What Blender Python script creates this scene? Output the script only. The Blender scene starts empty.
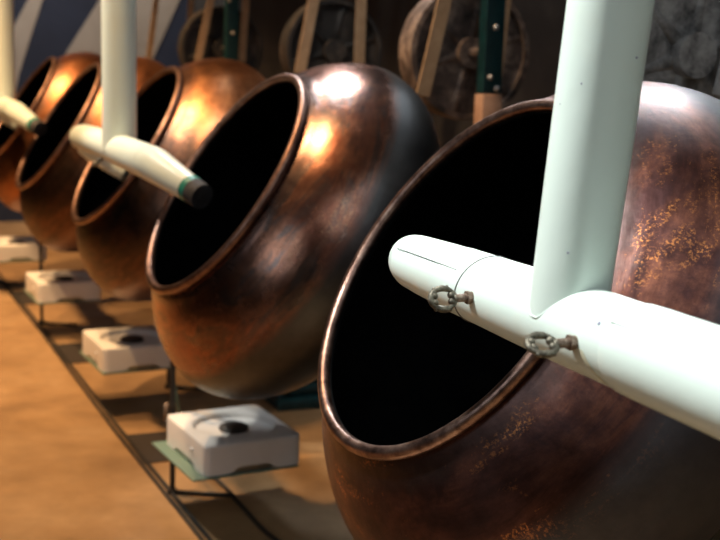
import bpy, bmesh, math, random
from mathutils import Vector, Matrix, noise
random.seed(4)
C = bpy.context.scene.collection
S = bpy.context.scene
H = 1.33                      # camera height above the floor; most heights below are given from eye level
def P(x, y, z): return Vector((x, y, z + H))

# ------------------------------------------------------------------ materials
def mat(name, col=(.8,.8,.8), rough=.5, metal=0., spec=.5):
    m = bpy.data.materials.new(name); m.use_nodes = True
    b = m.node_tree.nodes['Principled BSDF']
    b.inputs['Base Color'].default_value = (*col, 1)
    b.inputs['Roughness'].default_value = rough
    b.inputs['Metallic'].default_value = metal
    b.inputs['Specular IOR Level'].default_value = spec
    return m, m.node_tree, b
class NT:
    def __init__(s, nt): s.nt = nt
    def n(s, t, **k):
        q = s.nt.nodes.new(t)
        for a, v in k.items():
            if a in q.inputs.keys() if isinstance(a, str) else False: q.inputs[a].default_value = v
            else: setattr(q, a, v)
        return q
    def l(s, a, b): s.nt.links.new(a, b)
    def noise(s, vec, scale, detail=4, rough=.55, dist=0.):
        q = s.nt.nodes.new('ShaderNodeTexNoise'); q.inputs['Scale'].default_value = scale
        q.inputs['Detail'].default_value = detail; q.inputs['Roughness'].default_value = rough
        q.inputs['Distortion'].default_value = dist
        if vec is not None: s.l(vec, q.inputs['Vector'])
        return q.outputs['Fac']
    def ramp(s, fac, stops):
        q = s.nt.nodes.new('ShaderNodeValToRGB'); e = q.color_ramp.elements
        while len(e) < len(stops): e.new(.5)
        for el, (p, c) in zip(e, stops):
            el.position = p; el.color = (*c, 1) if isinstance(c, tuple) else (c, c, c, 1)
        s.l(fac, q.inputs['Fac']); return q.outputs['Color']
    def mix(s, fac, a, b, mode='MIX'):
        q = s.nt.nodes.new('ShaderNodeMix'); q.data_type = 'RGBA'; q.blend_type = mode
        for i, v in ((0, fac), (6, a), (7, b)):
            if hasattr(v, 'links'): s.l(v, q.inputs[i])
            elif isinstance(v, tuple): q.inputs[i].default_value = (*v, 1)
            else: q.inputs[i].default_value = v
        return q.outputs[2]
    def math(s, op, a, b=0.):
        q = s.nt.nodes.new('ShaderNodeMath'); q.operation = op
        for i, v in ((0, a), (1, b)):
            if hasattr(v, 'links'): s.l(v, q.inputs[i])
            else: q.inputs[i].default_value = v
        return q.outputs[0]
    def bump(s, h, strength, dist, normal=None):
        q = s.nt.nodes.new('ShaderNodeBump'); q.inputs['Strength'].default_value = strength
        q.inputs['Distance'].default_value = dist; s.l(h, q.inputs['Height'])
        if normal: s.l(normal, q.inputs['Normal'])
        return q.outputs['Normal']

def copper(name, stops, patch, speck, seed, rough=.33, speckamt=1., back=(.17,.16,.16), backamt=1., edge=-.15, bellyamt=0., bellycol=(.05,.04,.038), hy=0.):
    """weathered copper sheet: oxide patches, wheel marks round the axis, bright specks, dull blackened rear half"""
    m, nt, b = mat(name, metal=1.); t = NT(nt)
    tc = nt.nodes.new('ShaderNodeTexCoord')
    mp = nt.nodes.new('ShaderNodeMapping'); mp.inputs['Location'].default_value = (seed*3.1, seed*1.7, seed*.9)
    t.l(tc.outputs['Object'], mp.inputs['Vector']); v = mp.outputs['Vector']
    ringmap = nt.nodes.new('ShaderNodeMapping'); ringmap.inputs['Scale'].default_value = (.8, .8, 3.4)
    ringmap.inputs['Location'].default_value = (seed*.3, 0, seed*1.1)
    t.l(tc.outputs['Object'], ringmap.inputs['Vector']); rv = ringmap.outputs['Vector']
    sx = nt.nodes.new('ShaderNodeSeparateXYZ'); t.l(tc.outputs['Object'], sx.inputs[0]); z = sx.outputs['Z']
    big = t.noise(rv, 3.6, 8, .64, .55)
    col = t.ramp(big, stops)
    patchf = t.ramp(t.noise(v, 5.5, 10, .7, .35), [(.47, 0.), (.60, 1.)])
    col = t.mix(t.math('MULTIPLY', patchf, .85), col, patch)
    rings = t.ramp(t.noise(rv, 15, 5, .65, .2), [(.3, .6), (.7, 1.05)])
    col = t.mix(.8, col, rings, 'MULTIPLY')
    # dull grey band close under the lip, with a torn edge
    zz = t.math('ADD', z, t.math('MULTIPLY', t.noise(v, 7, 8, .7), .075))
    collar = t.ramp(t.math('MULTIPLY_ADD', zz, 6.), [(.0, 0.), (.1, 1.)])
    nt.nodes[-2].inputs[2].default_value = 0.0
    col = t.mix(t.math('MULTIPLY', collar, .55), col, (.13,.10,.095))
    # darker towards the underside of the bowl, with a ragged edge
    if bellyamt:
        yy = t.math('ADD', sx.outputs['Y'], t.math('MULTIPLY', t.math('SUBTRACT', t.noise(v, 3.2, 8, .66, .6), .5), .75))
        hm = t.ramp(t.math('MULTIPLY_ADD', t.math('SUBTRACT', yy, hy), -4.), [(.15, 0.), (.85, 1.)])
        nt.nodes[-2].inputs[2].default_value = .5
        hc = t.mix(t.ramp(t.noise(rv, 9, 8, .7, .4), [(.45, 0.), (.68, .28)]), bellycol, patch)
        col = t.mix(t.math('MULTIPLY', hm, bellyamt), col, hc)
    grain = t.noise(v, 190, 4, .7)
    zone = t.ramp(t.noise(rv, 5.5, 7, .72, .5), [(.55, 0.), (.66, 1.)])
    sp = t.math('MULTIPLY', t.ramp(grain, [(.5, 0.), (.6, 1.)]), zone)
    col = t.mix(t.math('MULTIPLY', sp, speckamt), col, speck)
    mott = t.ramp(t.noise(v, 38, 7, .72), [(.3, .62), (.68, 1.12)])
    col = t.mix(.75, col, mott, 'MULTIPLY')
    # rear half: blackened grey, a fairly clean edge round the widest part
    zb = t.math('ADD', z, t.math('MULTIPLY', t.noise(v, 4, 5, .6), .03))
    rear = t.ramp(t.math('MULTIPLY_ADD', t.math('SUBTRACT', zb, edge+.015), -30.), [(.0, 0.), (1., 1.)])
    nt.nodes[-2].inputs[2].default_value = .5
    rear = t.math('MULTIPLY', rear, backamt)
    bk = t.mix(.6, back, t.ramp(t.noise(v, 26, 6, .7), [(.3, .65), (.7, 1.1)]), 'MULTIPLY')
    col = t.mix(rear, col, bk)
    t.l(col, b.inputs['Base Color'])
    r = t.math('MULTIPLY_ADD', t.noise(v, 10, 7, .72), .3); nt.nodes[-1].inputs[2].default_value = rough-.15
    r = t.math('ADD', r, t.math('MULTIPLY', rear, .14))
    t.l(r, b.inputs['Roughness'])
    hb = t.bump(t.noise(v, 70, 6, .7), .2, .0016)
    hb = t.bump(t.noise(v, 9, 2, .5), .18, .006, hb)
    hb = t.bump(t.noise(rv, 12, 3, .5), .2, .004, hb)
    t.l(hb, b.inputs['Normal'])
    return m
PAN_MATS = [
  copper('patinated copper near', [(.32,(.05,.028,.028)),(.43,(.16,.065,.05)),(.52,(.30,.12,.08)),(.6,(.13,.06,.055)),(.72,(.40,.17,.09))],(.085,.042,.042),(.95,.36,.11), 1., .40, .8, (.09,.09,.10), .9, -.12, .42, (.050,.034,.034), -.1),
  copper('patinated copper second', [(.34,(.13,.085,.08)),(.43,(.34,.17,.125)),(.50,(.48,.23,.15)),(.54,(.22,.165,.15)),(.60,(.34,.21,.165)),(.68,(.5,.21,.125))],(.33,.13,.085),(.75,.45,.25), 2.3, .25, .45, (.115,.115,.115), 1., -.165),
  copper('patinated copper third', [(.30,(.34,.15,.08)),(.45,(.50,.22,.10)),(.6,(.62,.29,.13)),(.75,(.42,.2,.11))],(.42,.17,.08),(.75,.4,.18), 3.7, .35, .3, (.34,.2,.15), .5, -.22, .95, (.06,.045,.042), .14),
  copper('patinated copper fourth', [(.30,(.32,.13,.07)),(.45,(.46,.19,.09)),(.6,(.58,.25,.11)),(.75,(.4,.17,.09))],(.4,.15,.07),(.7,.36,.18), 5.2, .40, .3, (.3,.17,.12), .5, -.22, .92, (.06,.042,.036), .10),
  copper('patinated copper fifth', [(.30,(.3,.12,.06)),(.45,(.44,.18,.08)),(.6,(.55,.23,.1)),(.75,(.38,.16,.09))],(.38,.14,.065),(.7,.36,.18), 6.9, .38, .3, (.2,.13,.11), .6, -.2)]
def worn(name, c0, c1, c2, metal, rough, sc=30.):
    m, nt, b = mat(name, metal=metal); t = NT(nt)
    tc = nt.nodes.new('ShaderNodeTexCoord'); v = tc.outputs['Object']
    col = t.ramp(t.noise(v, sc, 7, .7, .3), [(.34, c0), (.5, c1), (.68, c2)])
    t.l(col, b.inputs['Base Color'])
    r = t.math('MULTIPLY_ADD', t.noise(v, sc*1.6, 4, .6), .3); nt.nodes[-1].inputs[2].default_value = rough-.15
    t.l(r, b.inputs['Roughness'])
    t.l(t.bump(t.noise(v, sc*3, 5, .7), .25, .002), b.inputs['Normal'])
    return m
M_RIM = worn('worn copper rim', (.10,.06,.05), (.28,.17,.135), (.5,.34,.27), 1., .36, 22)
M_RIMFAR = worn('brown copper rim', (.14,.085,.07), (.26,.155,.12), (.36,.22,.165), 1., .42, 22)
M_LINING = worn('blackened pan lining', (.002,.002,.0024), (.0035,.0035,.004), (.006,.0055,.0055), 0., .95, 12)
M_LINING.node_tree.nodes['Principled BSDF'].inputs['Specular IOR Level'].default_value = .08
def painted(name, base, stain, rough=.35, amt=.5, sc=7.):
    m, nt, b = mat(name, rough=rough); t = NT(nt)
    tc = nt.nodes.new('ShaderNodeTexCoord'); v = tc.outputs['Object']
    f = t.ramp(t.noise(v, sc, 6, .62, .3), [(.5, 0.), (.72, 1.)])
    col = t.mix(t.math('MULTIPLY', f, amt), base, stain)
    t.l(col, b.inputs['Base Color'])
    t.l(t.bump(t.noise(v, 55, 3, .5), .12, .002, t.bump(t.noise(v, 12, 2, .5), .16, .006)), b.inputs['Normal'])
    return m
M_DUCT = painted('pale mint gloss paint', (.70,.80,.735), (.75,.78,.63), .34, .45, 6)
M_DUCTSEAM = mat('open seam', (.10,.10,.10), .7)[0]
M_STREAK = mat('rust run', (.62,.60,.44), .5)[0]
M_CHIP = mat('paint chip', (.24,.25,.33), .6)[0]
M_TEALRING = mat('green rubber ring', (.02,.22,.17), .45)[0]
M_BORE = worn('dark duct bore', (.02,.02,.022), (.045,.045,.05), (.09,.09,.095), 0., .8, 20)
M_BRASS = worn('dull old brass', (.05,.045,.035), (.14,.125,.095), (.30,.27,.21), .7, .5, 160)
M_RUST = worn('rusty stud', (.09,.06,.045), (.22,.155,.115), (.36,.29,.23), .6, .55, 220)
M_PLASTIC = painted('off-white plastic', (.80,.78,.75), (.70,.67,.62), .42, .4, 9)
M_KNOB = mat('dark rubber', (.03,.025,.022), .5)[0]
M_TEAL = worn('dark teal machine paint', (.002,.022,.026), (.004,.036,.042), (.010,.055,.06), 0., .45, 18)
M_GREEN = painted('pale green plate paint', (.13,.21,.165), (.2,.2,.13), .5, .5, 12)
M_BLACK = worn('black iron', (.012,.011,.011), (.025,.022,.02), (.05,.04,.035), .2, .55, 40)
M_BELT = worn('tan leather belt', (.34,.22,.12), (.44,.29,.17), (.52,.37,.23), 0., .7, 14)
M_BELTGREY = worn('grey canvas belt', (.36,.35,.34), (.47,.46,.45), (.56,.55,.53), 0., .75, 14)
M_PULLEY = worn('mottled pulley iron', (.018,.016,.016), (.13,.095,.08), (.40,.31,.25), .1, .6, 11)
M_PULLEYD = worn('black pulley iron', (.015,.014,.014), (.03,.028,.027), (.10,.08,.065), .1, .6, 8)
M_PULLEYG = worn('grey pulley iron', (.06,.06,.06), (.30,.29,.28), (.55,.54,.52), .1, .6, 14)
M_STEEL = mat('bolt steel', (.5,.48,.46), .4, .8)[0]
M_WOOD = worn('raw timber', (.34,.19,.12), (.46,.27,.18), (.55,.36,.25), 0., .65, 9)
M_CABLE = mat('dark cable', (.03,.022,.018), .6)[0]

def floor_surface():
    m, nt, b = mat('stained ochre concrete', rough=.5); t = NT(nt)
    tc = nt.nodes.new('ShaderNodeTexCoord'); v = tc.outputs['Object']
    col = t.ramp(t.noise(v, 1.7, 7, .62, .5), [(.3, (.24,.14,.066)), (.5, (.37,.225,.108)), (.7, (.45,.295,.16))])
    col = t.mix(.7, col, t.ramp(t.noise(v, 9, 6, .7), [(.3, .72), (.7, 1.08)]), 'MULTIPLY')
    t.l(col, b.inputs['Base Color'])
    r = t.ramp(t.noise(v, 5, 5, .6), [(.3, .38), (.7, .62)]); t.l(r, b.inputs['Roughness'])
    t.l(t.bump(t.noise(v, 30, 5, .6), .1, .003), b.inputs['Normal'])
    return m
def wall_mat(name, c0, c1, c2, sc=3.):
    m, nt, b = mat(name, rough=.8); t = NT(nt)
    tc = nt.nodes.new('ShaderNodeTexCoord'); v = tc.outputs['Object']
    t.l(t.ramp(t.noise(v, sc, 7, .65, .4), [(.33, c0), (.52, c1), (.72, c2)]), b.inputs['Base Color'])
    t.l(t.bump(t.noise(v, 25, 5, .6), .2, .006), b.inputs['Normal'])
    return m

# ------------------------------------------------------------------ mesh helpers
def obj(name, bm, m, parent=None, smooth=True, angle=None, loc=None):
    me = bpy.data.meshes.new(name); bm.normal_update(); bm.to_mesh(me); bm.free()
    o = bpy.data.objects.new(name, me); C.objects.link(o)
    for mm in (m if isinstance(m, (list, tuple)) else [m]): me.materials.append(mm)
    if smooth:
        for p in me.polygons: p.use_smooth = True
        if angle: me.set_sharp_from_angle(angle=math.radians(angle))
    if parent: o.parent = parent
    if loc is not None: o.location = loc
    return o
def tag(o, label=None, cat=None, group=None, kind=None):
    if label: o['label'] = label
    if cat: o['category'] = cat
    if group: o['group'] = group
    if kind: o['kind'] = kind
    return o
def thing(name, label, cat, loc, group=None, rot=None):
    o = bpy.data.objects.new(name, None); C.objects.link(o); o.location = loc
    o.empty_display_size = .05
    if rot is not None: o.rotation_euler = rot
    return tag(o, label, cat, group)
def part(name, label=None, **k):
    pass
def box(bm, x0, x1, y0, y1, z0, z1, bev=0., seg=2, mi=0):
    r = bmesh.ops.create_cube(bm, size=1)
    vs = r['verts']
    for v in vs:
        v.co = Vector((x0 if v.co.x < 0 else x1, y0 if v.co.y < 0 else y1, z0 if v.co.z < 0 else z1))
    fs = set(f for v in vs for f in v.link_faces)
    for f in fs: f.material_index = mi
    if bev:
        es = list(set(e for v in vs for e in v.link_edges))
        bmesh.ops.bevel(bm, geom=es, offset=bev, segments=seg, affect='EDGES', profile=.5)
    return bm
def lathe(bm, prof, n=96, M=None, wob=None, closed=False):
    """revolve (r, z) pairs about local Z; r == 0 gives a pole"""
    rings = []
    for i, (r, z) in enumerate(prof):
        if r < 1e-6:
            rings.append([bm.verts.new((0, 0, z))])
        else:
            ring = []
            for k in range(n):
                a = 2*math.pi*k/n; rr = r; zz = z
                if wob: rr, zz = wob(r, z, a)
                ring.append(bm.verts.new((rr*math.cos(a), rr*math.sin(a), zz)))
            rings.append(ring)
    seq = list(zip(rings, rings[1:]))
    if closed: seq.append((rings[-1], rings[0]))
    for A, B in seq:
        for k in range(n):
            k2 = (k+1) % n
            if len(A) == 1 and len(B) == 1: continue
            if len(A) == 1: bm.faces.new((A[0], B[k2], B[k]))
            elif len(B) == 1: bm.faces.new((A[k], A[k2], B[0]))
            else: bm.faces.new((A[k], A[k2], B[k2], B[k]))
    if M is not None:
        bmesh.ops.transform(bm, matrix=M, verts=[v for r in rings for v in r])
    return bm
def frame(t, up=Vector((0,0,1))):
    t = t.normalized()
    if abs(t.dot(up)) > .95: up = Vector((0,1,0))
    s = t.cross(up).normalized(); return s, s.cross(t).normalized()
def tube(bm, pts, rad, n=16, cap=True, up=Vector((0,0,1)), close=False, flat=None):
    """sweep a circle (or a flat oval) along points; rad: number or list"""
    pts = [Vector(p) for p in pts]; N = len(pts); rings = []
    for i, p in enumerate(pts):
        if close: t = pts[(i+1) % N]-pts[i-1]
        elif i == 0: t = pts[1]-pts[0]
        elif i == N-1: t = pts[-1]-pts[-2]
        else: t = (pts[i+1]-p).normalized()+(p-pts[i-1]).normalized()
        s, u = frame(t, up); r = rad[i] if isinstance(rad, (list, tuple)) else rad
        ru = r if flat is None else r*flat
        rings.append([bm.verts.new(p+s*r*math.cos(2*math.pi*k/n)+u*ru*math.sin(2*math.pi*k/n)) for k in range(n)])
    prs = list(zip(rings, rings[1:]))
    if close: prs.append((rings[-1], rings[0]))
    for A, B in prs:
        for k in range(n):
            bm.faces.new((A[k], A[(k+1) % n], B[(k+1) % n], B[k]))
    if cap and not close:
        bm.faces.new(rings[0][::-1]); bm.faces.new(rings[-1])
    bmesh.ops.recalc_face_normals(bm, faces=bm.faces[:])
    return bm
def ball(bm, c, r, seg=12, sc=(1,1,1)):
    q = bmesh.ops.create_uvsphere(bm, u_segments=seg, v_segments=seg//2+2, radius=r)
    for v in q['verts']: v.co = Vector((v.co.x*sc[0], v.co.y*sc[1], v.co.z*sc[2]))+Vector(c)
    return bm
def smoothpath(pts, k=6):
    pts = [Vector(p) for p in pts]; out = []
    for i in range(len(pts)-1):
        p0 = pts[max(i-1, 0)]; p1 = pts[i]; p2 = pts[i+1]; p3 = pts[min(i+2, len(pts)-1)]
        for j in range(k):
            t = j/k
            out.append(.5*((2*p1)+(p2-p0)*t+(2*p0-5*p1+4*p2-p3)*t*t+(-p0+3*p1-3*p2+p3)*t**3))
    out.append(pts[-1]); return out

# ------------------------------------------------------------------ the room
X0, X1, Y0, Y1, ZC = -3.2, 2.45, -3.0, 9.6, 3.75
def struct(name, bm, m, **k):
    o = obj(name, bm, m, smooth=False, **k); o['kind'] = 'structure'; return o
struct('floor', box(bmesh.new(), X0-.2, X1+.2, Y0-.2, Y1+.2, -.12, 0), floor_surface())
M_DARKWALL = wall_mat('sooty dark wall', (.012,.012,.013), (.022,.021,.022), (.045,.042,.041), 2.2)
M_GREYWALL = wall_mat('grey plaster', (.16,.16,.165), (.22,.22,.225), (.28,.28,.28), 1.5)
M_PLASTER = wall_mat('pale plaster', (.42,.42,.42), (.48,.48,.48), (.54,.54,.53), 1.5)
M_NAVY = wall_mat('navy wall paint', (.009,.014,.032), (.014,.021,.046), (.02,.028,.055), 1.5)
M_CEIL = wall_mat('grey ceiling', (.36,.36,.37), (.42,.42,.43), (.47,.47,.47), 1.2)
ZW = 2.15                       # the back wall is dark below this height, grey plaster above
struct('wall_back', box(bmesh.new(), X1, X1+.2, Y0, Y1, 0, ZW), M_DARKWALL)
b = bmesh.new()
wy0, wy1, wz0, wz1 = 2.75, 4.45, 2.35, 3.15
box(b, X1, X1+.2, Y0, wy0, ZW, ZC); box(b, X1, X1+.2, wy1, Y1, ZW, ZC)
box(b, X1, X1+.2, wy0, wy1, ZW, wz0); box(b, X1, X1+.2, wy0, wy1, wz1, ZC)
struct('wall_upper', b, M_GREYWALL)
struct('wall_far', box(bmesh.new(), X0, X1, Y1, Y1+.2, 0, ZC), M_NAVY)
b = bmesh.new()
ay0, ay1, az0, az1 = .15, 2.45, 1.5, 2.8
box(b, X0-.2, X0, Y0, ay0, 0, ZC); box(b, X0-.2, X0, ay1, Y1, 0, ZC)
box(b, X0-.2, X0, ay0, ay1, 0, az0); box(b, X0-.2, X0, ay0, ay1, az1, ZC)
struct('wall_aisle', b, M_DARKWALL)
struct('wall_near', box(bmesh.new(), X0, X1, Y0-.2, Y0, 0, ZC), M_PLASTER)
struct('ceiling', box(bmesh.new(), X0-.2, X1+.2, Y0-.2, Y1+.2, ZC, ZC+.15), M_CEIL)
# clerestory window high in the back wall
b = bmesh.new()
for (a0, a1, c0, c1) in ((wy0, wy1, wz0, wz0+.05), (wy0, wy1, wz1-.05, wz1), (wy0, wy0+.05, wz0, wz1), (wy1-.05, wy1, wz0, wz1), (3.58, 3.62, wz0, wz1)):
    box(b, X1+.04, X1+.1, a0, a1, c0, c1)
w1 = struct('window_1', b, mat('grey window frame', (.25,.25,.25), .5)[0])
m_sky, nt, bb = mat('bright sky behind the glass', (0,0,0), .3)
bb.inputs['Emission Color'].default_value = (.80,.90,1,1); bb.inputs['Emission Strength'].default_value = 2.2
obj('pane', box(bmesh.new(), X1+.065, X1+.075, wy0+.05, wy1-.05, wz0+.05, wz1-.05), m_sky, w1, smooth=False)

b = bmesh.new()  # unseen aisle window with a glowing pane, added as cool fill
for (a0, a1, c0, c1) in ((ay0, ay1, az0, az0+.06), (ay0, ay1, az1-.06, az1), (ay0, ay0+.06, az0, az1), (ay1-.06, ay1, az0, az1), (1.28, 1.32, az0, az1)):
    box(b, X0-.12, X0-.06, a0, a1, c0, c1)
w2 = struct('aisle_fill_window', b, mat('dark fill window frame', (.1,.1,.1), .5)[0])
m_fillglow, nt, bb = mat('cool fill glow behind the glass', (0,0,0), .3)
bb.inputs['Emission Color'].default_value = (.80,.90,1,1); bb.inputs['Emission Strength'].default_value = .8
obj('pane', box(bmesh.new(), X0-.1, X0-.09, ay0+.05, ay1-.05, az0+.05, az1-.05), m_fillglow, w2, smooth=False)

# far wall decoration: pale slanting bands painted on the navy wall
M_BAND = wall_mat('pale greige paint', (.27,.235,.20), (.33,.29,.25), (.38,.34,.30), 2.)
def slab(bm, pts, y, th=.012):
    f = [bm.verts.new((x, y, z)) for x, z in pts]; g = [bm.verts.new((x, y-th, z)) for x, z in pts]
    bm.faces.new(f); bm.faces.new(g[::-1]); n = len(pts)
    for i in range(n): bm.faces.new((f[i], g[i], g[(i+1) % n], f[(i+1) % n]))
    bmesh.ops.recalc_face_normals(bm, faces=bm.faces[:]); return bm
Yb = Y1-.002
mural = tag(obj('wall_mural', slab(bmesh.new(), [(1.49,H),(1.735,H+.386),(1.95,H+.73),(2.44,H+.73),(2.44,H+.55),(2.37,H+.42),(2.17,H-.02),(2.02,H-.35),(1.3,H-.35)], Yb), M_BAND, smooth=False),
      'broad pale greige slanting band on the navy end wall, behind the duct drop', 'wall panel', 'pale bands on the end wall')
tag(obj('wall_mural', slab(bmesh.new(), [(1.195,H+.362),(1.44,H+.72),(1.52,H+.72),(1.305,H+.366),(1.20,H+.05),(1.12,H-.2),(1.07,H-.45),(.98,H-.45),(1.06,H-.1),(1.03,H+.05)], Yb), M_BAND, smooth=False),
      'narrow pale greige wedge on the navy end wall, at the far left', 'wall panel', 'pale bands on the end wall')

# ------------------------------------------------------------------ copper pans
AX = Vector((-.8385, -.030, .5440)).normalized()          # the way every mouth faces
PANROT = AX.to_track_quat('Z', 'Y').to_euler()
R, CD, ZO = .5, .30, -.233
def wobble(seed, amp):
    def f(r, z, a):
        k = amp*r*noise.noise(Vector((math.cos(a)*1.6+seed, math.sin(a)*1.6, z*5)))
        return r+k, z
    return f
def pan_profile():
    pr = []
    for i in range(0, 61):
        th = -math.pi/2+i/60*(math.pi/2+math.asin(.70))
        pr.append((R*math.cos(th) if i else 0., ZO+CD*math.sin(th)))
    # neck: a short collar turned up under the lip
    pr += [(.346,-.014), (.333,-.008), (.325,-.004), (.322,.0), (.322,.006)]
    return pr
def lining_profile():
    pr = [(.3195,.005), (.3185,-.004)]
    for i in range(0, 49):
        th = math.asin(.74)-i/48*(math.asin(.74)+math.pi/2)
        pr.append(((R-.008)*math.cos(th) if i < 48 else 0., ZO+(CD-.007)*math.sin(th)))
    return pr
pans = [(.903, 1.758, -.347), (.881, 3.065, -.334), (.895, 4.41, -.338), (.83, 5.60, -.342), (.815, 6.89, -.330)]
pan_labels = [
  'dark purple-brown copper coating pan nearest the camera, largest in the row',
  'copper pan with a square white glint on its shoulder, next behind the nearest pan',
  'orange copper pan with a bright yellow glint, third in the row from the camera',
  'orange-brown copper pan just left of the middle white duct drop, fourth in the row',
  'last copper pan in the row, small and dull orange, behind the far left duct nozzle']
shell_bm = bmesh.new(); lathe(shell_bm, pan_profile(), 128)
lining_bm = bmesh.new(); lathe(lining_bm, lining_profile(), 96)
lip_bm = bmesh.new()
lathe(lip_bm, [(.3295+.0118*math.cos(a*math.pi/8), .004+.0118*math.sin(a*math.pi/8)) for a in range(16)], 128, closed=True)
hub_bm = bmesh.new()
lathe(hub_bm, [(0,-.526),(.115,-.526),(.115,-.546),(.07,-.556),(.05,-.566),(.05,-.70),(0,-.70)], 40)
for k in range(8):
    a = k*math.pi/4; q = bmesh.ops.create_cone(hub_bm, cap_ends=True, segments=6, radius1=.010, radius2=.010, depth=.012)
    for v in q['verts']: v.co += Vector((.092*math.cos(a), .092*math.sin(a), -.556))
for i, (p, lab) in enumerate(zip(pans, pan_labels)):
    t = thing('copper_pan', lab, 'coating pan', P(*p), 'row of copper coating pans', PANROT)
    sb = shell_bm.copy()
    for v in sb.verts:
        n3 = v.co*1.9+Vector((i*5.3, 2, 1)); d = noise.noise(n3)*.0035+noise.noise(v.co*6+Vector((i, 0, 3)))*.0012
        if v.co.z < -.03: v.co += v.normal*0+Vector((v.co.x, v.co.y, v.co.z-ZO)).normalized()*d
    obj('bowl', sb, PAN_MATS[i], t)
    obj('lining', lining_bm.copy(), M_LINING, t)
    lb = lip_bm.copy()
    for v in lb.verts:
        ang = math.atan2(v.co.y, v.co.x); k = 1+.0035*noise.noise(Vector((math.cos(ang)*1.5+i*4, math.sin(ang)*1.5, 0)))+.0012*noise.noise(Vector((math.cos(ang)*9, math.sin(ang)*9, i)))
        v.co.x *= k; v.co.y *= k
    obj('rim', lb, M_RIM if i < 1 else M_RIMFAR, t)
    obj('hub', hub_bm.copy(), M_BLACK, t, angle=35)

# ------------------------------------------------------------------ stands, pulleys, belts behind the pans
def stand(y, label):
    t = thing('pan_stand', label, 'machine stand', (1.62, y, 0), 'teal iron stands under the pans')
    b = bmesh.new(); box(b, -.20, .20, -.26, .26, 0, .035, .006); box(b, -.14, .14, -.19, .19, .035, .07, .01)
    obj('base', b, M_TEAL, t, angle=35)
    b = bmesh.new()   # tapering column
    for (x, yy, z) in ((.11,.13,.07),(.075,.09,.50)):
        pass
    vs = []
    for z, hx, hy in ((.07,.12,.15),(.30,.085,.10),(.50,.08,.09)):
        vs.append([b.verts.new((sx*hx, sy*hy, z)) for sx, sy in ((-1,-1),(1,-1),(1,1),(-1,1))])
    for A, B in zip(vs, vs[1:]):
        for k in range(4): b.faces.new((A[k], A[(k+1)%4], B[(k+1)%4], B[k]))
    b.faces.new(vs[0][::-1]); b.faces.new(vs[-1])
    bmesh.ops.bevel(b, geom=[e for e in b.edges], offset=.008, segments=2, affect='EDGES')
    obj('column', b, M_TEAL, t, angle=35)
    b = bmesh.new()   # gear housing, its axis in line with the pan
    Mx = Matrix.Translation((-.12,0,.60)) @ AX.to_track_quat('Z','Y').to_matrix().to_4x4()
    lathe(b, [(0,-.16),(.09,-.16),(.105,-.145),(.105,.02),(.075,.04),(.06,.09),(0,.09)], 40, Mx)
    obj('bearing_housing', b, M_TEAL, t, angle=35)
    b = bmesh.new()
    for sy in (-1, 1):
        tube(b, [(-.02, sy*.08, .55), (-.17, sy*.2, .035)], .014, 10)
    obj('brace', b, M_TEAL, t, angle=50)
    return t
stand_labels = ['teal iron stand hidden behind the nearest copper pan', 'teal iron stand under the pan with the white glint', 'teal iron stand behind the nearest white plastic box', 'teal iron stand under the fourth pan', 'teal iron stand under the last pan']
for (p, lab) in zip(pans, stand_labels):
    stand(p[1]+.02, lab)

def drive_post(x, y, label):
    t = thing('drive_post', label, 'post', (x, y, 0), 'posts carrying the drive pulleys')
    obj('upright', box(bmesh.new(), -.033, .033, -.025, .025, 1.235, ZC, .004), M_TEAL, t, angle=35)
    obj('timber_foot', box(bmesh.new(), -.035, .035, -.03, .03, 0, 1.232, .004), M_WOOD, t, angle=35)
    b = bmesh.new()
    f = [(-.033, 1.62), (-.16, 1.80), (-.16, 1.86), (-.033, 1.86)]
    A = [b.verts.new((u, -.015, z)) for u, z in f]; B = [b.verts.new((u, .015, z)) for u, z in f]
    b.faces.new(A); b.faces.new(B[::-1])
    for k in range(4): b.faces.new((A[k], B[k], B[(k+1)%4], A[(k+1)%4]))
    bmesh.ops.recalc_face_normals(b, faces=b.faces[:])
    obj('bracket', b, M_TEAL, t, smooth=False)
    for dx, z in ((-.012, 1.285), (.012, 1.25), (0, 1.44), (-.02, 1.60)):
        obj('bolt', ball(bmesh.new(), (dx, -.027, z), .010, 10), M_STEEL, t)
    return t
def pulley(x, y, z, r, m, label, side=1):
    t = thing('drive_pulley', label, 'pulley', (x, y, z), 'flat belt pulleys behind the pans')
    rot = Matrix.Rotation(math.radians(90), 4, 'X')
    b = bmesh.new()
    lathe(b, [(r,-.05),(r+.004,0),(r,.05),(r-.018,.05),(r-.018,-.05)], 64, rot, closed=True)
    obj('pulley_rim', b, m, t, angle=40)
    for k in range(6):
        a = k*math.pi/3+.3; b = bmesh.new()
        c, s = math.cos(a), math.sin(a)
        tube(b, [(.03*c, 0, .03*s), (r*.5*c, 0, r*.5*s), ((r-.01)*c, 0, (r-.01)*s)], [.026,.02,.026], 10, up=Vector((0,1,0)), flat=1.5)
        obj('spoke', b, m, t)
    b = bmesh.new(); lathe(b, [(0,-.06),(.05,-.06),(.05,.06),(.018,.06),(.018,.1245),(0,.1245)] if side > 0 else [(0,-.1345),(.018,-.1345),(.018,-.06),(.05,-.06),(.05,.06),(0,.06)], 28, rot)
    obj('pulley_hub', b, m, t, angle=40)
    # plain guard disc on the wall side
    b = bmesh.new(); lathe(b, [(0,.0),(r-.016,.0),(r-.016,.012),(0,.012)], 64, Matrix.Translation((0,-.012,0)) @ rot)
    obj('web', b, m, t, angle=40)
    return t
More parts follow.
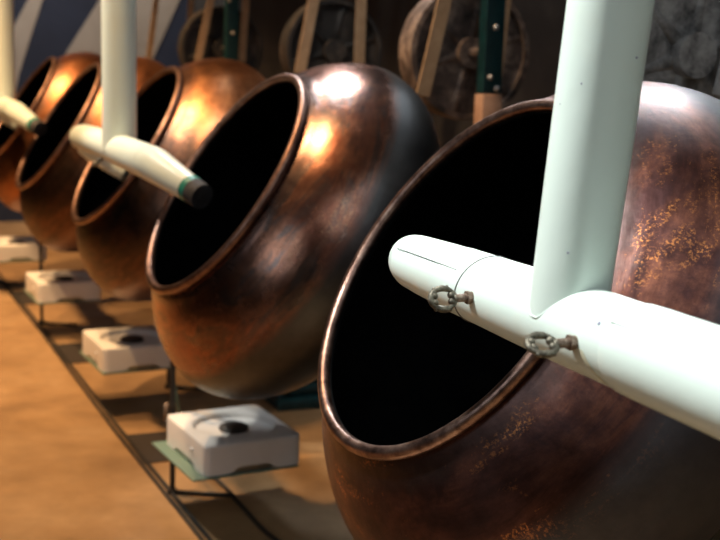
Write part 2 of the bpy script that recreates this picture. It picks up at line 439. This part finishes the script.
def belt(a0, a1, y, m, label, w=.047):
    """a two-strand flat belt; a0, a1 = (x, z) pairs low, high for each strand"""
    t = thing('drive_belt', label, 'drive belt', (a0[0][0], y, a0[0][1]+H), 'flat drive belts rising behind the pans')
    o = Vector(t.location)
    for (lo, hi) in (a0, a1):
        pass
    for st in (a0, a1):
        (x0, z0), (x1, z1) = st
        d = Vector((x1-x0, 0, z1-z0)); d.normalize(); n = Vector((d.z, 0, -d.x))
        L = (ZC-.002-(z0+H))/d.z
        b = bmesh.new()
        A = Vector((x0, y, z0+H))-o; E = A+d*L
        vs = []
        for q in (A, E):
            for sx, sy in ((-1,-1),(1,-1),(1,1),(-1,1)):
                vs.append(b.verts.new(q+n*sx*w/2+Vector((0, sy*.0035, 0))))
        for k in range(4): b.faces.new((vs[k], vs[(k+1)%4], vs[4+(k+1)%4], vs[4+k]))
        b.faces.new(vs[:4][::-1]); b.faces.new(vs[4:])
        bmesh.ops.recalc_face_normals(b, faces=b.faces[:])
        obj('strand', b, m, t, smooth=False)
    return t
drv = [(2.25, 1.70, M_PULLEYG, M_BELTGREY, ((1.759,-.057),(1.796,.133)), ((2.05,-.10),(2.08,.15))),
       (3.56, 1.83, M_PULLEY, M_BELT, ((1.649,-.108),(1.713,.192)), ((1.90,-.136),(1.926,.202))),
       (4.86, 1.86, M_PULLEYD, M_BELT, ((1.694,-.066),(1.749,.236)), ((1.96,-.05),(1.961,.246))),
       (6.16, 1.74, M_PULLEYD, M_BELT, ((1.60,-.041),(1.666,.274)), ((1.835,-.034),(1.853,.283))),
       (7.46, 1.77, None, M_BELT, ((1.549,-.70),(1.681,.317)), ((1.824,-.70),(1.899,.327)))]
words = [('at right edge of photo, behind the nearest pan', 'grey'), ('behind the pan with square white glint', 'tan'),
         ('behind the third pan in the row', 'tan'), ('behind the fourth pan, right of middle duct', 'tan'), ('behind the last pan, near the pale band', 'tan')]
for k_, ((y, x, pm, bm_, s0, s1), (wd, cw)) in enumerate(zip(drv, words)):
    if pm: pulley(x, y, H+.03, .215, pm, ('mottled grey' if cw == 'grey' else 'mottled brown' if y < 4 else 'blackened')+' flat pulley '+wd, 1 if k_ not in (0, 2) else -1)
    if pm: drive_post(x+.015, y-.15 if k_ not in (0, 2) else y+.16, 'teal post on timber foot '+wd)
    belt(s0, s1, y-.075, bm_, cw+' two-strand drive belt '+wd, .047 if y < 5 else .036)


# ------------------------------------------------------------------ white air ducts
def cyl_between(bm, a, b_, r0, r1, n=40, cap=True):
    return tube(bm, [a, b_], [r0, r1], n, cap)
def scroll_key(parent, base, tilt):
    """old brass wing screw with a pierced bow, sticking out of the duct towards the aisle"""
    u = Vector((-1, 0, 0)); v = Vector((0, math.sin(tilt), math.cos(tilt)))
    base = Vector(base)
    b = bmesh.new()
    tube(b, [base+u*-.012, base+u*.004], .0072, 18); tube(b, [base+u*.003, base+u*.0075], .0086, 6)
    tube(b, [base+u*.0074, base+u*.022], .0052, 16)
    s = obj('wing_screw', b, M_RUST, parent, angle=40); s['label'] = 'rusty wing screw with a pierced brass bow'
    b = bmesh.new(); c = base+u*.0385
    def pt(a, rx=.0158, rv=.0128): return c+u*rx*math.cos(a)+v*rv*math.sin(a)
    tube(b, [pt(i*2*math.pi/28) for i in range(28)], [.0030+.0011*abs(math.cos(i*2*math.pi/28*2)) for i in range(28)], 10, up=u.cross(v), close=True)
    tube(b, [base+u*.018, base+u*.0245], [.0046,.0054], 14)
    for sg in (-1, 1):     # scrolls curling in from both ends of the bow
        for sv in (-1, 1):
            ball(b, c+u*sg*.0112+v*sv*.0040, .0047, 12)
        ball(b, c+u*(.0166*sg)+v*0, .0034, 12)
    for a in (.62*math.pi, .3*math.pi, 1.7*math.pi, 1.35*math.pi):
        ball(b, pt(a,   .0178, .0150), .0026, 10)
    k = obj('bow', b, M_BRASS, s)
    return s
def seam_line(bm, pts, w=.0006):
    tube(bm, pts, w, 6); return bm

def on_bar(y, ang, r, xc, zc):
    a = math.radians(ang); return Vector((xc-r*math.cos(a), y, zc+r*math.sin(a)))
def strip(bm, y0, y1, a0, a1, r, w, xc, zc, k=14):
    """a thin run of stain lying on the bar from angle a0 down to a1"""
    prev = None
    for i in range(k+1):
        f = i/k; y = y0+(y1-y0)*f; a = a0+(a1-a0)*f; hw = w*(1-.45*f)
        cur = [bm.verts.new(on_bar(y-hw, a, r, xc, zc)), bm.verts.new(on_bar(y+hw, a, r, xc, zc))]
        if prev: bm.faces.new((prev[0], prev[1], cur[1], cur[0]))
        prev = cur
    bmesh.ops.recalc_face_normals(bm, faces=bm.faces[:]); return bm

# --- the near duct: drop pipe, bar along the row, nozzle reaching into the nearest pan
t = thing('air_duct', 'white mint-tinted T-shaped air duct with two brass keys, in front of the nearest pan', 'air duct', P(.715, 1.11, -.28), 'white T-shaped air ducts')
b = bmesh.new()
d = Vector((.007, -.025, .348))
L = [.0, .10, .20, .348]; pts = [d*(l/.348)+Vector((-.0036+.0068*min(l, .7)/.348, 0, 0)) for l in (0., .12, .24, .36, .5, .9, 1.6, 2.4)]
tube(b, pts, [.0430,.0440,.0445,.0448,.0452,.046,.046,.046], 64)
obj('drop_pipe', b, M_DUCT, t, angle=50)
b = bmesh.new()
ys = [(.256,.0440),(.18,.0448),(.09,.0462),(0,.0468),(-.09,.0466),(-.125,.0466),(-.139,.0468)]
tube(b, [(0, y, 0) for y, r_ in ys], [r_ for y, r_ in ys], 72)
obj('cross_pipe', b, M_DUCT, t, angle=50)
b = bmesh.new()    # the next length, slipped over the bar
ys = [(-.128,.0472),(-.134,.0482),(-.16,.0486),(-.26,.0486),(-.42,.0486)]
tube(b, [(0, y, 0) for y, r_ in ys], [r_ for y, r_ in ys], 72)
tube(b, [(0,-.42,0),(.012,-.47,-.006),(.035,-.52,-.025),(.07,-.60,-.055)], [.0486,.047,.044,.036], 48)
obj('sleeve', b, M_DUCT, t, angle=40)
b = bmesh.new()    # nozzle: a short cone with a coarse mitred end
ys = [(0,.2562,0,.0432),(0,.30,0,.0424),(0,.36,0,.0405),(.001,.40,0,.0388),(.008,.424,-.002,.0372),(.022,.441,-.007,.0345),(.042,.450,-.014,.031)]
tube(b, [(x, y, z) for x, y, z, r_ in ys], [r_ for x, y, z, r_ in ys], 56, up=Vector((0,0,1)))
nz = obj('nozzle', b, M_DUCT, t, angle=14)
b = bmesh.new(); seam_line(b, [on_bar(.205+.19*i/16, 34, (.0441-.0009*max(0,(i-4)/4.) if i < 9 else .0428-.0004*(i-9))+.0004, 0, 0) for i in range(17)], .0005)
obj('seam', b, M_DUCTSEAM, nz)
b = bmesh.new()
tube(b, [(.0446*math.cos(a), .192-.014*math.sin(a), .0446*math.sin(a)) for a in [i*2*math.pi/64 for i in range(64)]],   .0013, 6, up=Vector((0,1,0)), close=True)
obj('joint_ring', b, M_DUCTSEAM, t)
b = bmesh.new(); seam_line(b, [on_bar(-.135-.013*i, 40, .0487, 0, 0) for i in range(9)], .00035); ball(b, on_bar(-.135, 40, .0485, 0, 0), .0011, 8)
obj('seam', b, M_DUCTSEAM, t)
b = bmesh.new()    # weld bead where the drop pipe meets the bar
wp = []
for i in range(49):
    a = i*2*math.pi/48; x, y = .0432*math.cos(a), .0432*math.sin(a)
    z = math.sqrt(max(.0468**2-(x-.0032)**2, .0001)); wp.append((x+.007*z/.348-.0032, y-.025*z/.348, z-.001))
tube(b, wp[:-1], .0013, 8, close=True)
obj('weld_bead', b, M_DUCT, t)
b = bmesh.new()
q = bmesh.ops.create_icosphere(b, subdivisions=2, radius=.0026)
n_ = (on_bar(-.115, 34, 1, 0, 0)-Vector((0,-.115,0)))
for v in q['verts']: v.co = v.co*(1+.3*noise.noise(v.co*900)); v.co = v.co-n_*(v.co.dot(n_))*.8+on_bar(-.115, 34, .0468, 0, 0)
obj('paint_chip', b, M_CHIP, t)
for px_, py_, pz_ in ((-.0449,0,.24), (-.038,-.024,.262), (-.033,-.033,.085), (.012,-.046,.29)):
    c_ = d*(pz_/.348)+Vector((-.0026+.0065*pz_/.348, 0, 0)); n_ = Vector((px_, py_, 0)).normalized()
    obj('paint_chip', ball(bmesh.new(), c_+n_*.0446, .0012, 8), M_CHIP, t)
k1 = scroll_key(t, on_bar(.147, 2, .0446, 0, 0), .35)
k2 = scroll_key(t, on_bar(-.085, 0, .0466, 0, 0), .95)
for a_ in ((.135, .088, -2, -44, .0453, .006), (-.096, -.125, -6, -50, .0472, .005)):
    st = obj('rust_run', strip(bmesh.new(), *a_, 0, 0), M_STREAK, t); st['label'] = 'faint yellowish stain run below a key'

# --- the far ducts: each T feeds two pans, with bent nozzles
def far_duct(loc, label):
    t = thing('air_duct', label, 'air duct', loc, 'white T-shaped air ducts')
    b = bmesh.new(); tube(b, [(0,0,0),(0,0,.2),(0,0,2.3)], .0525, 48); obj('drop_pipe', b, M_DUCT, t, angle=50)
    b = bmesh.new(); tube(b, [(0,-.44,0),(0,-.2,0),(0,.14,0),(0,.30,-.002)], [.048,.0485,.048,.044], 48); obj('cross_pipe', b, M_DUCT, t, angle=50)
    b = bmesh.new(); tube(b, [(0,-.435,0),(.005,-.485,-.004),(.064,-.625,-.052)], [.0485,.048,.0355], 40)
    nz = obj('nozzle', b, M_DUCT, t, angle=40)
    b = bmesh.new(); A = Vector((.064,-.625,-.052)); dv = Vector((.059,-.140,-.048)).normalized()
    tube(b, [A-dv*.006, A+dv*.014], [.0372,.0362], 32); obj('nozzle_ring', b, M_TEALRING, nz, angle=40)
    b = bmesh.new()
    E_ = A+dv*.052
    tube(b, [A+dv*.012, E_, E_, A+dv*.016], [.0355,.0345,.030,.029], 32, cap=False)
    tube(b, [A+dv*.02, A+dv*.021], .030, 32)
    obj('nozzle_mouth', b, M_BORE, nz, angle=40)
    b = bmesh.new(); tube(b, [(0,.295,-.002),(0,.40,-.002),(.0,.62,-.006),(.004,.70,-.010)], [.044,.047,.047,.044], 40); ball(b, (.004,.70,-.010), .046, 20)
    obj('elbow', b, M_DUCT, t, angle=50)
    b = bmesh.new(); tube(b, [(.005,.64,-.03),(.03,.62,-.05),(.10,.57,-.098),(.135,.545,-.122)], [.040,.042,.040,.037], 36)
    tube(b, [(.135,.545,-.122),(.136,.5445,-.1225)], [.032,.031], 36); obj('nozzle', b, M_DUCT, t, angle=50)
    b = bmesh.new(); bp = Vector((-.030,.14,-.042))
    tube(b, [bp+Vector((.008,0,.01)), bp+Vector((-.016,0,-.012))], .006, 12); ball(b, bp+Vector((-.02,0,-.015)), .009, 10)
    obj('wing_screw', b, M_BRASS, t)
    return t
far_duct(P(.730, 3.71, -.299), 'white T-shaped air duct with green-ringed nozzle, between the second and third pans')
far_duct(P(.662, 6.28, -.290), 'white T-shaped air duct at the left edge of the photo, nozzle into the fourth pan')


# ------------------------------------------------------------------ white plastic boxes on little stands
def plastic_box(loc, rz, label, post_off, post_top, n_plate):
    t = thing('plastic_box', label, 'plastic box', loc, 'white plastic boxes beside the pans', (0, 0, rz))
    W, D_, Hh = .295, .335, .087
    b = bmesh.new(); n = 12
    # body with an arched cut under the front, back and both sides
    def outline(k):     # rounded rectangle, k = corner radius
        pts = []
        for cx, cy, a0 in ((W-k, k, -90), (W-k, D_-k, 0), (k, D_-k, 90), (k, k, 180)):
            for i in range(7):
                a = math.radians(a0+i*15); pts.append((cx+k*math.cos(a), cy+k*math.sin(a)))
        # fill in the straight sides
        out = []
        for i, p in enumerate(pts):
            q = pts[(i+1) % len(pts)]; out.append(p)
            if math.dist(p, q) > .05:
                for j in range(1, 16): out.append((p[0]+(q[0]-p[0])*j/16, p[1]+(q[1]-p[1])*j/16))
        return out
    o0 = outline(.021)
    def arch(x, y):
        def f(s, L):
            e = min(s, L-s); return 0. if e < .075 else min(1., (e-.075)/.03)
        front = y < .004 or y > D_-.004
        side = x < .004 or x > W-.004
        s = f(x, W) if front else f(y, D_) if side else 0.
        return .017*(3*s*s-2*s**3)
    rings = []
    cx, cy = W/2, D_/2
    for sc_, z in ((1.0, None), (1.0, .045), (1.0, Hh-.010), (.996, Hh-.004), (.988, Hh-.001), (.975, Hh)):
        rings.append([b.verts.new((cx+(x-cx)*sc_, cy+(y-cy)*sc_, arch(x, y) if z is None else z)) for x, y in o0])
    N = len(o0)
    for A, B in zip(rings, rings[1:]):
        for k in range(N): b.faces.new((A[k], A[(k+1)%N], B[(k+1)%N], B[k]))
    # top face with a round dished recess
    circ = []
    dc = Vector((cx+.005, cy, 0))
    for rr, z in ((.122, Hh), (.119, Hh-.002), (.112, Hh-.014), (.106, Hh-.016), (.05, Hh-.017)):
        ring = []
        for x, y in o0:
            a = math.atan2(y-cy, x-cx); ring.append(b.verts.new((dc.x+rr*math.cos(a), dc.y+rr*math.sin(a), z)))
        circ.append(ring)
    seq = [rings[-1]]+circ
    for A, B in zip(seq, seq[1:]):
        for k in range(N): b.faces.new((A[k], A[(k+1)%N], B[(k+1)%N], B[k]))
    b.faces.new(circ[-1])
    # underside
    b.faces.new(rings[0][::-1])
    bmesh.ops.recalc_face_normals(b, faces=b.faces[:])
    obj('casing', b, M_PLASTIC, t, angle=28)
    b = bmesh.new(); lathe(b, [(0,Hh-.0165),(.042,Hh-.0165),(.044,Hh-.010),(.040,Hh-.004),(.03,Hh-.001),(0,Hh-.001)], 40, Matrix.Translation((dc.x, dc.y, 0)))
    kn = obj('knob', b, M_KNOB, t, angle=50); kn['label'] = 'dark round knob'
    b = bmesh.new(); tube(b, [(.004, .10, .05), (-.006, .10, .05)], .006, 12); obj('button', b, M_PLASTIC, t)
    # its stand: a thing of its own
    s = thing('box_stand', label.replace('white plastic box', 'green plate on a thin black post under the white box'), 'stand', loc, 'plate stands under the plastic boxes', (0, 0, rz))
    s.location = Vector(loc)
    b = bmesh.new(); ov = .036 if n_plate == 0 else .004
    box(b, -ov, W-.01, -.004, D_+.02, -.0075, -.0015, .002)
    obj('plate', b, M_GREEN, s, angle=35)
    px, py = post_off; zf = -loc[2]
    b = bmesh.new(); tube(b, [(px, py, zf+.0), (px, py, post_top)], .0085, 12); tube(b, [(px, py, zf), (px, py, zf+.016)], .016, 12)
    obj('post', b, M_BLACK, s, angle=40)
    b = bmesh.new(); tube(b, [(px, py, zf+.007), (px+.15, py-.10, zf+.007)], .0065, 10)
    obj('foot', b, M_BLACK, s, angle=40)
    b = bmesh.new(); tube(b, [(px, py, -.0125), (.15, .17, -.0125)], .004, 8); obj('arm', b, M_BLACK, s)
    if n_plate == 0:
        b = bmesh.new(); tube(b, [(px, py+.004, zf+.38), (px+.13, py+.22, zf+.012)], .006, 8); obj('brace', b, M_GREEN, s)
        b = bmesh.new(); tube(b, [(px-.022, py, zf+.235), (px-.018, py, zf+.29)], .008, 10); tube(b, [(px-.024, py, zf+.26), (px, py, zf+.26)], .004, 8)
        obj('clamp', b, M_RUST, s)
    return t
boxes = [((.836, 3.075, -1.15), 'white plastic box with a round dish, between the nearest two copper pans', (.036, .372)),
         ((.775, 4.25, -1.15), 'white plastic box half lit from the left, behind the lower left of the second pan', (.352, .34)),
         ((.717, 5.555, -1.15), 'white plastic box below the fourth pan, black post under its left side', (.08, .352)),
         ((.630, 6.72, -1.15), 'white plastic box cut off by the left edge of the photo, farthest of the row', (.03, .352))]
stand_l = ['green plate on a thin black post, under the nearest white plastic box', 'green plate on a black post, under the second white plastic box', 'green plate on a black post, under the third white plastic box', 'green plate on a black post, under the farthest white plastic box']
for i_, ((l, lab, po), sl) in enumerate(zip(boxes, stand_l)):
    n0 = set(C.objects)
    plastic_box(P(*l), math.radians((5.5, 4., 3., 3.)[i_]), lab, po, (.42, .20, .27, .20)[i_], i_)
    for o in set(C.objects)-n0:
        if o.name.startswith('box_stand'): o['label'] = sl

# ------------------------------------------------------------------ things on the floor
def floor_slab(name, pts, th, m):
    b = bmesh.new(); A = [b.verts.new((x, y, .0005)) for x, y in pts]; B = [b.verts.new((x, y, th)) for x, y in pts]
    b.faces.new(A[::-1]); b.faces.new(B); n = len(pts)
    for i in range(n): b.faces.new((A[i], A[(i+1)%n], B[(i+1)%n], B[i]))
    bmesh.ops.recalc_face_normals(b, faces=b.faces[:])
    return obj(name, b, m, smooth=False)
r = thing('floor_rail', 'thin dark double rail running along the floor in front of the pans', 'rail', (.80, 3., 0))
for dx in (-.010, .010):
    b = bmesh.new()
    A = [(.842+dx, 2.2), (.837+dx, 3.07), (.799+dx, 4.07), (.779+dx, 4.91), (.761+dx, 5.67), (.717+dx, 6.98), (.69+dx, 8.6)]
    tube(b, [(x-.80, y-3., .005) for x, y in A], .0065, 8)
    obj('bar', b, M_BLACK, r)
black_slabs = [([(.813,3.74),(1.10,3.74),(1.10,4.05),(.805,4.05)], 'flat black slab on the floor behind the nearest white plastic box'),
         ([(.775,5.10),(1.06,5.10),(1.06,5.46),(.765,5.46)], 'flat black slab on the floor behind the second white plastic box'),
         ([(.72,6.4),(1.0,6.4),(1.0,6.75),(.71,6.75)], 'flat black slab on the floor behind the third white plastic box')]
for pts, lab in black_slabs:  # thin flat black slabs lying on the floor behind the boxes
    tag(floor_slab('floor_surface', pts, .004, M_CABLE), lab, 'mat', 'black slabs on the floor')
b = bmesh.new()
tube(b, smoothpath([(.985,3.60,.007),(1.0,3.44,.007),(1.004,3.24,.007),(1.018,3.0,.007),(1.10,2.75,.007),(1.3,2.6,.007)]), .0065, 8)
tag(obj('floor_cable', b, M_CABLE), 'dark cable curling over the floor in front of the nearest white box', 'cable')

# ------------------------------------------------------------------ light
def area(name, loc, target, sx, sy, power, col):
    l = bpy.data.lights.new(name, 'AREA'); l.shape = 'RECTANGLE'; l.size = sx; l.size_y = sy; l.energy = power; l.color = col
    o = bpy.data.objects.new(name, l); C.objects.link(o); o.location = loc
    o.rotation_euler = (Vector(target)-Vector(loc)).to_track_quat('-Z', 'Y').to_euler(); return o
def spot(name, loc, target, power, col, ang, rad, blend=.6):
    l = bpy.data.lights.new(name, 'SPOT'); l.energy = power; l.color = col; l.spot_size = math.radians(ang); l.spot_blend = blend; l.shadow_soft_size = rad
    o = bpy.data.objects.new(name, l); C.objects.link(o); o.location = loc
    o.rotation_euler = (Vector(target)-Vector(loc)).to_track_quat('-Z', 'Y').to_euler(); return o
WARM = (1., .60, .28); COOL = (.86, .94, 1.)
for i, (x, y) in enumerate(((.05,3.36),(-.17,4.75),(-.25,6.05),(-.3,7.4))):
    spot('ceiling_spotlight', (x, y, 2.15+H), (.75, y+.25, .3), (290, 410, 410, 400)[i], WARM, 75, .05)
sk = area('daylight_skylight', (1.42, 4.75, 2.2+H), (1.14, 2.87, H-.07), .62, 1.0, 4.2, COOL); sk.data.spread = math.radians(32)
spot('duct_spotlight', (-.6, 1.85, 2.2+H), (.72, 1.15, 1.05), 700, (.97, 1., .97), 42, .16, .5)
spot('second_duct_fill', (-.6, 4.5, 2.2+H), (.72, 3.72, H-.1), 330, (1., .97, .88), 20, .12, .5)  # added lamp, brightens the middle duct
area('near_fill', (.6, -1.1, 2.35+H), (.6, -1., 0), 4.8, 3.2, 50, COOL)  # unseen soft lamp added to fill the dark side of the near duct
wl = area('window_daylight', (X1-.03, 3.45, 2.62), (1.2, 1.62, H), .45, .8, 8, COOL); wl.data.spread = math.radians(34)
area('aisle_fill', (X0+.12, 1.3, .8+H), (.8, 2.3, .5), 2.2, 1.9, 13, COOL)  # fill lamp in front of the added aisle window
spot('end_wall_fill', (.9, 7.9, 2.2+H), (1.7, 9.6, H+.15), 270, (1., .9, .78), 80, .08)  # added lamp, lifts the pale bands on the end wall
spot('back_wall_fill', (.6, 3.2, 2.3+H), (1.95, 4.2, H+.1), 95, (1., .9, .78), 60, .1)  # added lamp, brightens the belts and pulleys behind the pans
w = bpy.data.worlds.new('W'); S.world = w; w.use_nodes = True
w.node_tree.nodes['Background'].inputs[0].default_value = (.5,.55,.6,1); w.node_tree.nodes['Background'].inputs[1].default_value = .3

# ------------------------------------------------------------------ camera
cam = bpy.data.cameras.new('Camera'); co = bpy.data.objects.new('Camera', cam); C.objects.link(co)
B = [(.92469328,-.03814952,.37879671), (-.37950602,-.17152763,.90914985), (.03029047,-.98444039,-.17308842)]
M = Matrix([[B[r][0], -B[r][1], -B[r][2], 0] for r in range(3)]+[[0,0,0,1]]); M.translation = (0, 0, H)
co.matrix_world = M
cam.sensor_width = 36; cam.lens = 60; cam.clip_start = .05
cam.dof.use_dof = True; cam.dof.focus_distance = 1.62; cam.dof.aperture_fstop = 6.0
S.camera = co
S.view_settings.view_transform = 'Standard'; S.view_settings.look = 'None'; S.view_settings.exposure = 0; S.view_settings.gamma = 1
S.cycles.use_denoising = True
S.cycles.sample_clamp_indirect = 6
